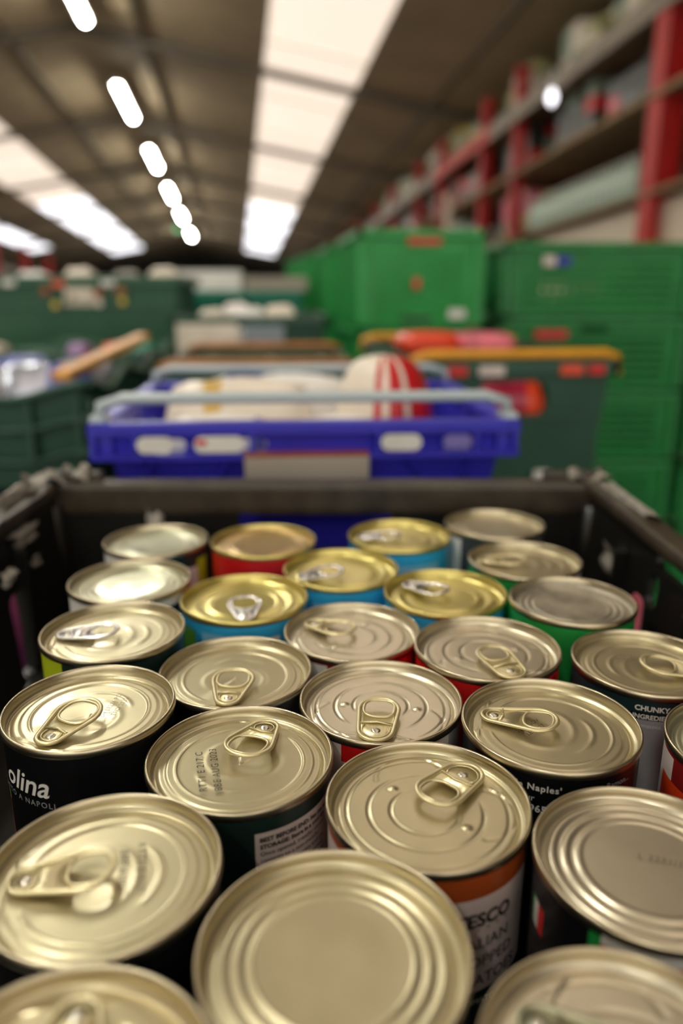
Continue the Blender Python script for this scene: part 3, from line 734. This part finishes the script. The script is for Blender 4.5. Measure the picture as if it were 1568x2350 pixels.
scrap('torn_tape', (.238, hy-.085, HH+.002), .018, .13, 9, tape, (0, -.2, 0), .003, 'torn grey tape')
scrap('label_scrap', (-.146, hy-.0205, HH-.032), .018, .026, 2, M('white_scrap', (.62, .58, .52), .5), (PI/2-.1, 0, .3), .002, 'white label scrap')
scrap('label_scrap', (-.2235+.006, .503-yc, HH-.036), .012, .026, 4, M('white_scrap', (.6, .56, .5), .5), (0, PI/2+.04, 0), .0015, 'white label scrap')
scrap('label_scrap', (-.219, .553-yc, HH-.042), .010, .018, 7, tape, (0, PI/2+.04, 0), .0015)
scrap('label_scrap', (.224, .50-yc+.06, HH-.045), .03, .028, 12, tape, (0, PI/2, 0), .002)
o = MB().plate(rrect(0, 0, .018, .03, .006), [], .001, YZ(0)).build('sticker', pinkp, bk); o.location = (.2155, .478-yc, .078); o['label'] = 'pink and violet sticker'
o = MB().plate(rrect(.002, -.02, .018, .02, .004), [], .001, YZ(0)).build('sticker', bluep, bk); o.location = (.2143, .478-yc, .075)
# two more black crates carrying it
lower = crate('black_crate', .48, .60, ZB/6, pblack, 'tote', rim=.02, taper=.02)
stack(lower, BX, yc, 0, 6, ZB/6, ['black crate underneath the one full of cans'], 'black crates supporting the can crate')

# ------------------------------------------------------------------ food cans
def sm(x, a, b_): 
    t = np.clip((x-a)/(b_-a), 0, 1); return t*t*(3-2*t)
def lid_z(kind, x, y, Rp):
    """height of the end panel; +x points from centre to rivet"""
    r = np.hypot(x, y); rho = r/Rp; ang = np.abs(np.arctan2(y, x))
    g = lambda d, w_: np.exp(-(d/w_)**2)
    z = -.0011*g(rho-.955, .028)
    if kind == 'swirl':
        m1 = sm(ang, .55, 1.1)
        z = z - .00042*g(np.hypot(x+.03*Rp, y)-.36*Rp, .0007)*sm(ang, .9, 1.5) - .00045*g(np.hypot(x+.02*Rp, y)-.60*Rp, .0007)*m1
        z = z - .0004*g(np.hypot(x, y)-.84*Rp, .0006)*sm(ang, .2, .5) - .0003*g(np.hypot(x-.30*Rp, y+.42*Rp)-.40*Rp, .0006)*sm(r, .4*Rp, .6*Rp)*(x > 0) - .0003*g(np.hypot(x-.30*Rp, y-.42*Rp)-.40*Rp, .0006)*sm(r, .4*Rp, .6*Rp)*(x > 0)
        for s_ in (-1, 1): z = z + .0010*g(np.hypot(x-.02*Rp, y-s_*.47*Rp), .0013)
        z = z + .0004*g(np.hypot(x-.67*Rp, y), .006)
        for s_ in (-1, 1): z = z + .0005*g(np.abs(x-.72*Rp)+.0, .0006)*g(np.abs(y)-.40*Rp, .0035)
    elif kind == 'well':
        z = z + .0004*sm(rho, .85, .82) - .0003*sm(rho, .73, .70)*sm(ang, .35, .7) + .00035*g(rho-.72, .014)*sm(ang, .35, .7)
        z = z + .00035*g(rho-.50, .03)*sm(ang, 2.2, 2.8)
        z = z - .0006*g(np.hypot((x-.08*Rp)/.0075, y/.0095), 1.0) + .00022*g(np.hypot((x-.08*Rp)/.0125, y/.0145)-1, .12)*sm(ang, .5, 1.2)
        z = z + .0005*g(np.hypot(x-.67*Rp, y), .005)
        for s_ in (-1, 1): z = z + .00035*g(x-.80*Rp, .0006)*g(np.abs(y)-.32*Rp, .003)
    elif kind == 'rings':
        z = z + .0009*sm(rho, .93, .88) - .0007*sm(rho, .86, .82) + .0007*sm(rho, .80, .76) - .0007*sm(rho, .74, .70) + .0007*sm(rho, .68, .64) - .0003*sm(rho, .62, .58)
    elif kind == 'softrings':
        z = z + .0004*np.cos((rho-.62)*2*PI/.115)*sm(rho, .58, .63)*sm(rho, .94, .90) - .0009*sm(rho, .62, .2)*.5
    elif kind == 'gold':
        z = z + .0008*g(rho-.80, .03) - .0006*g(rho-.68, .03) + .0005*g(rho-.56, .025) - .0008*g(np.hypot((x-.12*Rp)/.009, y/.012), 1.0) + .0005*g(np.hypot(x-.60*Rp, y), .005)
    return z
def lid_mesh(name, kind, R, riv, mat, parent, fine):
    Rp = R-.0021; nr, na = (84, 168) if fine == 2 else ((60, 128) if fine else (40, 96))
    rr_ = np.linspace(0, 1, nr)[1:]*Rp; th = np.linspace(0, 2*PI, na, endpoint=False)
    A, B_ = np.meshgrid(rr_, th, indexing='ij')
    x, y = A*np.cos(B_), A*np.sin(B_)
    xr, yr = x*math.cos(riv)+y*math.sin(riv), -x*math.sin(riv)+y*math.cos(riv)
    z = lid_z(kind, xr, yr, Rp)
    V = np.concatenate([[[0, 0, float(lid_z(kind, np.array(0.), np.array(0.), Rp))]], np.stack([x, y, z], -1).reshape(-1, 3)])
    V[:, 2] -= .0042
    # chuck wall up to the seam
    up = []
    for rad, zz in ((R-.0016, -.0030), (R-.0014, -.0012)):
        up.append(np.stack([rad*np.cos(th), rad*np.sin(th), np.full(na, zz)], -1))
    V = np.concatenate([V]+up); n2 = nr-1+2
    F = [(0, 1+k, 1+(k+1) % na) for k in range(na)]
    for i in range(n2-1):
        o1, o2 = 1+i*na, 1+(i+1)*na
        F += [(o1+k, o2+k, o2+(k+1) % na, o1+(k+1) % na) for k in range(na)]
    return rawmesh(name, V.tolist(), F, mat, parent, True)
def ring_pull(R, riv, style, mat, parent, lift=4):
    Rp = R-.0021; d = .67*Rp
    if style == 'round': r0, r1, L = .0074, .0088, .0150
    elif style == 'long': r0, r1, L = .0052, .0086, .0178
    else: r0, r1, L = .0056, .0096, .0152
    # hull of two circles, local +x towards the lid centre
    a = math.asin((r1-r0)/L); out = []
    for k in range(13):
        t = PI/2+a + (PI-2*a)*k/12; out.append((r0*math.cos(t), r0*math.sin(t)))
    for k in range(19):
        t = -PI/2-a + (PI+2*a)*k/18; out.append((L+r1*math.cos(t), r1*math.sin(t)))
    hx, hw, hl_ = L+.0009, r1-.0019, r1-.0024
    hole = []
    for k in range(24):
        t = 2*PI*k/24; c, s_ = math.cos(t), math.sin(t)
        hole.append((hx+hl_*(abs(c)**.75)*(1 if c > 0 else -1), hw*(abs(s_)**.75)*(1 if s_ > 0 else -1)))
    lr = math.radians(lift)
    def lz(x): return .0012+max(0, x+.002)*math.tan(lr)
    b = MB()
    m = Matrix.Translation((0, 0, .0009)) @ Matrix.Rotation(-lr, 4, 'Y')
    b.plate(out, [hole], .0005, m)
    ins = [(x-.0, y) for x, y in out]
    b.tube([(x, y, lz(x)+.0002) for x, y in ins], .0010, 8, True, .75)
    b.tube([(x, y, lz(x)+.0002) for x, y in hole], .0007, 8, True, .75)
    # tongue outline round the rivet
    tg = [((r0-.0016)*math.cos(t), (r0-.0014)*math.sin(t)) for t in [math.radians(60+240*k/14) for k in range(15)]]
    b.tube([(x+.0004, y, lz(x)+.0003) for x, y in tg], .00035, 6)
    b.tube([(r0*.55, -(r0-.0002), lz(r0*.5)+.0004), (r0*.75, 0, lz(r0*.7)+.0005), (r0*.55, r0-.0002, lz(r0*.5)+.0004)], .0005, 6)
    o = b.build('ring_pull', mat, parent)
    for p in o.data.polygons: p.use_smooth = True
    o.location = (d*math.cos(riv), d*math.sin(riv), parent['_zl']+.0004); o.rotation_euler = (0, 0, riv+PI)
    b = MB(); b.lathe([(.0001, .0013), (.0014, .0012), (.0020, .0009), (.0023, .0002), (.0030, .0)], 24)
    q = b.build('rivet', M('rivet_tin', (.70, .66, .56), .3, 1), o); q.location = (0, 0, .0006)
    return o
def label_mesh(parent, R, Hc, base, bands, t0=.004, t1=.004):
    """paper wrap; bands = (angle0, angle1, depth0, depth1, material) with depth in mm below the can top"""
    mats = [base]; Rb = R-.0010; zs = sorted({t1, Hc-t0} | {Hc-d/1000 for bb in bands for d in bb[2:4] if t1 < Hc-d/1000 < Hc-t0})
    n = 120; V = []; F = []; I = []
    for z in zs:
        for k in range(n): V.append((Rb*math.cos(2*PI*k/n), Rb*math.sin(2*PI*k/n), z))
    for i in range(len(zs)-1):
        zm = (zs[i]+zs[i+1])/2; dm = (Hc-zm)*1000
        for k in range(n):
            am = (k+.5)*360/n; am = am-360 if am > 180 else am
            mi = 0
            for a0, a1, d0, d1, mt in bands:
                q = (am-a0) % 360
                if q < (a1-a0) and d0 < dm < d1:
                    if mt not in mats: mats.append(mt)
                    mi = mats.index(mt)
            F.append((i*n+k, i*n+(k+1) % n, (i+1)*n+(k+1) % n, (i+1)*n+k)); I.append(mi)
    return rawmesh('label', V, F, mats, parent, True, I)
def wrap_text(parent, R, Hc, s_, adeg, depth, size, mat, shear=0, bold=0, spacing=1, align='L', slope=0):
    V, F = text_raw(s_, size/1000, shear, bold, spacing)
    if not V: return
    wd = max(v.x for v in V)
    off = 0 if align == 'L' else (-wd/2 if align == 'C' else -wd)
    Rb = R-.00065; P = []
    for v in V:
        a = math.radians(adeg+parent.parent['_az'])+(v.x+off)/Rb
        P.append((Rb*math.cos(a), Rb*math.sin(a), Hc-depth/1000+v.y+slope*(v.x+off)))
    o = rawmesh('label_print', P, F, mat, parent)
    return o
def lid_text(parent, lines, cx, cy, rot, size, mat, spacing=1.1, lead=1.35):
    c, s_ = math.cos(rot), math.sin(rot); PV = []; PF = []
    for i, ln in enumerate(lines):
        V, F = text_raw(ln, size/1000, .1, 0, spacing); n = len(PV)
        wd = max(v.x for v in V)
        for v in V:
            x, y = v.x-wd/2, v.y-i*lead*size/1000
            PV.append((cx+c*x-s_*y, cy+s_*x+c*y, parent['_zl']+.0008))
        PF += [tuple(n+q for q in f) for f in F]
    return rawmesh('date_code', PV, PF, mat, parent)
def make_can(x, y, dz, R, kind, lidmat, riv, pull, base, bands, label, pullmat=pullm, rim_mat=rimm, fine=1, lift=4, mouth=0):
    Hc = CANH+dz; Rr = R+.0001
    t = empty('food_can', (x, y, ZF), 0, label, 'can', 'food cans in the black crate')
    rvr = math.radians(riv); t['_zl'] = Hc-.0042; az = math.degrees(math.atan2(-y, -x))+90; t['_az'] = az
    bands = [(q[0]+az, q[1]+az)+tuple(q[2:]) for q in bands]
    b = MB(); b.lathe([(.001, .0002), (R-.004, .0002), (R-.0012, 0), (R-.0002, .0012), (R-.0012, .0035), (R-.0013, Hc-.0036), (R-.0004, Hc-.0034)], 96)
    b.build('can_body', rimm, t)
    b = MB(); b.lathe([(R-.0012, Hc-.0040), (R-.0002, Hc-.0034), (R, Hc-.0024), (R-.0001, Hc-.0006), (R-.0005, Hc-.0001), (R-.0010, Hc), (R-.0014, Hc-.0004), (R-.0016, Hc-.0030)], 128)
    b.build('rim', rim_mat, t)
    lid = lid_mesh('lid', kind, R, rvr, lidmat, t, fine); lid.location = (0, 0, Hc-(.0004 if fine else 0))
    lab = label_mesh(t, R, Hc, base, bands)
    if pull: ring_pull(R, rvr, pull, pullmat, t, lift)
    return t, lab, Hc
cans = {}
def C(key, x, y, dz, R, *a, **k): cans[key] = (make_can(x, y, dz, R, *a, **k), R); return cans[key]
W_ = (c_white,)
C('A', -.1354, .5287, .0003, .0375, 'softrings', grn_lid, 90, None, c_dgreen, [(-180, -100, 0, 120, c_white), (-40, -20, 10, 120, c_lime), (-60, -40, 14, 60, c_paper)], 'white and green can with plain greenish lid at the far left corner of the crate', fine=0)
C('B', -.0572, .5305, -.0003, .0384, 'softrings', bronze, 90, None, c_red, [], 'red can with plain bronze-coloured lid in the back row', rim_mat=rimgold, fine=0)
C('C', .0431, .5419, -.0002, .0383, 'gold', goldm, 175, 'tear', c_cyan, [(-90, -40, 12, 30, c_lcyan)], 'blue can with gold lid standing farthest back of the gold-lidded ones', pullmat=silver, rim_mat=rimgold, fine=0)
C('D', .1177, .5610, .0029, .0380, 'softrings', champ, 90, None, c_dgrey, [(-180, -130, 6, 60, c_white)], 'dark can with plain tan lid at the far right corner of the crate', fine=0)
C('E', -.1326, .4469, .0011, .0377, 'softrings', grn_lid, 90, None, c_white, [(-68, -40, 9, 60, c_teal), (-35, 60, 0, 120, c_red), (-150, -100, 12, 13, c_grey)], 'white can with plain ringed lid and bright glare, left side second from back')
C('F', -.0003, .4781, -.0028, .0385, 'gold', goldm, 205, 'tear', c_cyan, [(-120, -60, 12, 30, c_lcyan)], 'blue can with pale gold lid just in front of the back row, centre', pullmat=silver, rim_mat=rimgold)
C('G', .1236, .4852, .0009, .0377, 'well', champ, 172, 'tear', c_green, [(-60, 0, 0, 120, c_white)], 'green and white can with tan lid on the right, second from back')
C('H', -.0587, .4277, -.0025, .0383, 'gold', goldm, -82, 'tear', c_cyan, [(-170, -140, 10, 80, c_leaf), (-130, -110, 9, 60, c_lcyan), (-75, -60, 12, 60, c_white), (-50, -30, 9, 80, c_leaf)], 'light blue can with green leaf print and gold lid, silver pull at its near edge', pullmat=silver, rim_mat=rimgold)
C('I', .0636, .4358, -.0022, .0377, 'gold', goldm, 142, 'tear', c_cyan, [(-140, -110, 9, 60, c_lcyan), (-100, -80, 14, 60, c_leaf)], 'light blue can with gold lid, silver pull pointing left back, right of centre', pullmat=silver, rim_mat=rimgold)
C('J', .1341, .4112, .0027, .0360, 'softrings', dirty, 90, None, c_green, [(-150, -140, 9, 60, c_leaf)], 'green can with scuffed grey plain lid by the right crate wall')
C('K', -.1215, .3721, .0020, .0376, 'well', champ, 185, 'long', c_dgreen, [(-180, -135, 4, 80, c_lime)], 'dark green can with a lime patch, silver pull pointing left, by the left crate wall', pullmat=silver)
C('L', .0057, .3870, -.0052, .0376, 'swirl', champ2, 150, 'tear', c_dred, [(-150, -110, 5, 50, c_white), (-70, -30, 5, 50, c_red)], 'deep red can with swirled champagne lid, pull pointing back left, centre of the crate')
C('M', .0750, .3577, -.0007, .0373, 'swirl', champ2, -72, 'round', c_red, [(-140, -110, 9, 60, c_yel), (-60, -20, 6, 60, c_dred)], 'red and yellow can with swirled lid and pull at its near right edge')
C('N', .1505, .3410, -.0005, .0358, 'well', champ, -20, 'tear', c_teal, [(-96, -60, 10.2, 13.3, c_black), (-100, -20, 13.6, 60, c_grey)], 'dark teal can with CHUNKY print, cut off by the right frame edge')
C('O', -.0521, .3386, -.0041, .0375, 'well', champ, -91, 'tear', c_black, [], 'black can right of the lime-patched can, pull at its near edge', fine=2)
C('P', -.1078, .2902, .0049, .0360, 'well', champ, -114, 'tear', c_black, [(-190, -170, 30, 60, c_tom), (-172, -166, 29, 33, c_leaf)], 'black can with white script lettering and a red tomato, at the left frame edge', fine=2, lift=7)
C('Q', .0179, .3096, -.0032, .0371, 'swirl', champ2, -98, 'round', c_white, [(-160, -95, 0, 120, c_paper), (-118, -95, 4, 12, c_red), (-75, -50, 3, 60, c_red), (-35, 40, 0, 120, c_grey)], 'white and red can with silvery swirled lid and two dimples, centre of the photo', fine=2)
C('R', .0881, .2840, .0008, .0371, 'well', champ, 160, 'long', c_black, [], 'black can with white print "little Naples", pull pointing left, right of centre', fine=2)
C('S', .1690, .2672, .0005, .0370, 'well', grn_lid, 20, None, c_dred, [(-180, -145, 6, 60, c_paper), (-160, -120, 16, 42, c_tom)], 'red and white can with a tomato print, mostly cut off by the right frame edge')
C('T', -.0401, .2623, -.0007, .0369, 'well', champ, 71, 'tear', c_dgreen, [(-83, -24, 10, 60, c_paper)], 'dark green can with pale printed panel and black date code on its lid', fine=2, lift=6)
C('U', .0311, .2358, -.0017, .0371, 'swirl', champ, 48, 'round', c_orange, [(-80, -20, 13, 52, c_paper), (-100, -80, 11, 80, c_paper), (-180, -120, 8, 40, c_paper), (-180, -100, 40, 80, c_orange), (-80, 60, 52, 120, c_teal), (-20, 60, 0, 120, c_dgrey)], 'orange-brown TESCO chopped tomatoes can with swirled lid, pull at its far right', fine=2)
C('V', -.0735, .1952, .0041, .0365, 'well', champ, 188, 'long', c_black, [], 'large near black can at the left frame edge, pull lying towards the left', fine=2, lift=6)
C('W', -.0021, .1662, .0037, .0378, 'softrings', champ, 90, None, c_dgrey, [], 'plain ringed lid without pull, nearest to the camera at bottom centre', fine=2)
C('X', .0995, .2047, -.0003, .0370, 'rings', champ2, 90, None, c_black, [(-158, -154, 15, 25, c_green), (-154, -149, 15, 25, c_white), (-149, -143, 15, 25, c_red), (-113, -107, 5, 40, c_green), (-107, -30, 4, 7.5, c_white), (-107, 0, 7.5, 40, c_red)], 'black and red can with deep ringed lid and no pull, at the right frame edge', fine=2)
C('Y', -.063, .1215, .0060, .0370, 'well', tan_lid, 95, 'tear', c_black, [], 'blurred can at the bottom left corner, pull at its far side', fine=2, lift=8)
C('Z', .0679, .1330, .0, .0370, 'swirl', champ2, 140, 'tear', c_black, [], 'blurred silvery can at the bottom right corner, pull at its far left', pullmat=grn_lid, fine=2)
def cv(k): return cans[k][0][0], cans[k][1], cans[k][0][2], cans[k][0][1]
t, R, Hc, lab = cv('U')
for s_, d, sz, m_ in (('TESCO', 24, 7.4, txt_d), ('ITALIAN', 33.5, 6.4, txt_d), ('CHOPPED', 41.2, 6.4, txt_d), ('TOMATOES', 49, 6.4, txt_d)):
    wrap_text(lab, R, Hc, s_, -56 if s_ == 'TESCO' else -57, d, sz, m_, bold=.035 if s_ == 'TESCO' else 0, align='C', spacing=1.0)
wrap_text(lab, R, Hc, 'IN TOMATO JUICE', -54, 57, 3.2, txt_w, align='C')
for k in range(5):
    wrap_text(lab, R, Hc, '-', -68+k*6.5, 26.6, 5, txt_d)
t, R, Hc, lab = cv('T')
for i, (s_, bd) in enumerate((('BEST BEFORE END: See can end.', .03), ('STORAGE: Store in a cool dry', .03), ('Once opened, transfer unused', 0), ('contents to a non-metallic', 0), ('container, refrigerate and use', 0), ('within two days. Best served', 0), ('hot. Cooking instructions are', 0), ('guidelines only. Remove label', 0), ('before heating. Heat gently', 0), ('in a pan, stirring often.', 0))):
    wrap_text(lab, R, Hc, s_, -81, 13.6+i*2.9, 2.5, txt_d, bold=bd)
t, R, Hc, lab = cv('P')
wrap_text(lab, R, Hc, 'olina', -121, 21.5, 13.5, txt_w, shear=.3, bold=.012, align='R', spacing=1.0)
wrap_text(lab, R, Hc, 'POMODORO FATTO A NAPOLI', -118, 26.3, 3.6, txt_g, align='R', spacing=1.25)
t, R, Hc, lab = cv('R')
wrap_text(lab, R, Hc, "little Naples'", -98, 9.8, 3.8, txt_w, bold=.02, align='C', spacing=1.15)
wrap_text(lab, R, Hc, 'your', -101, 14.6, 3.8, txt_w, align='C'); wrap_text(lab, R, Hc, '1965', -95, 19.2, 4.2, txt_w, bold=.03, align='C', spacing=1.1)
wrap_text(lab, R, Hc, 'Ramon...', -42, 9, 3.6, txt_g, align='C')
t, R, Hc, lab = cv('N')
wrap_text(lab, R, Hc, 'CHUNKY', -94, 8.8, 3.6, txt_w, bold=.03); wrap_text(lab, R, Hc, 'INGREDIENTS', -95, 12.9, 3.2, txt_w, bold=.03)
wrap_text(lab, R, Hc, 'Tomatoes, water', -93, 17.2, 2.8, txt_w)
lid_text(cv('T')[0], ['RTT1 E 217 C', 'BBE AUG 2023'], -.0130, -.0065, math.radians(104), 4.1, ink)
lid_text(cv('P')[0], ['BH LE236 PC', 'END 2022'], .0085, .004, math.radians(82), 3.1, inkfaint)
lid_text(cv('V')[0], ['RTT1 E 217', 'BBE AUG'], .009, .004, math.radians(-78), 4.0, inkfaint)
lid_text(cv('R')[0], ['2021 NOV', 'LE 14:27'], -.0085, .0005, math.radians(40), 3.0, ink)
lid_text(cv('N')[0], ['2022 12:31', 'LE131'], -.005, .008, math.radians(170), 2.8, inkfaint)
lid_text(cv('X')[0], ['L 2231/1'], .004, .0015, math.radians(-18), 3.6, inkfaint)
lid_text(cv('K')[0], ['BBE 2022', 'L 2194 08:12'], .008, -.001, math.radians(12), 2.6, inkfaint)
for k in cans:
    del cans[k][0][0]['_zl'], cans[k][0][0]['_az']
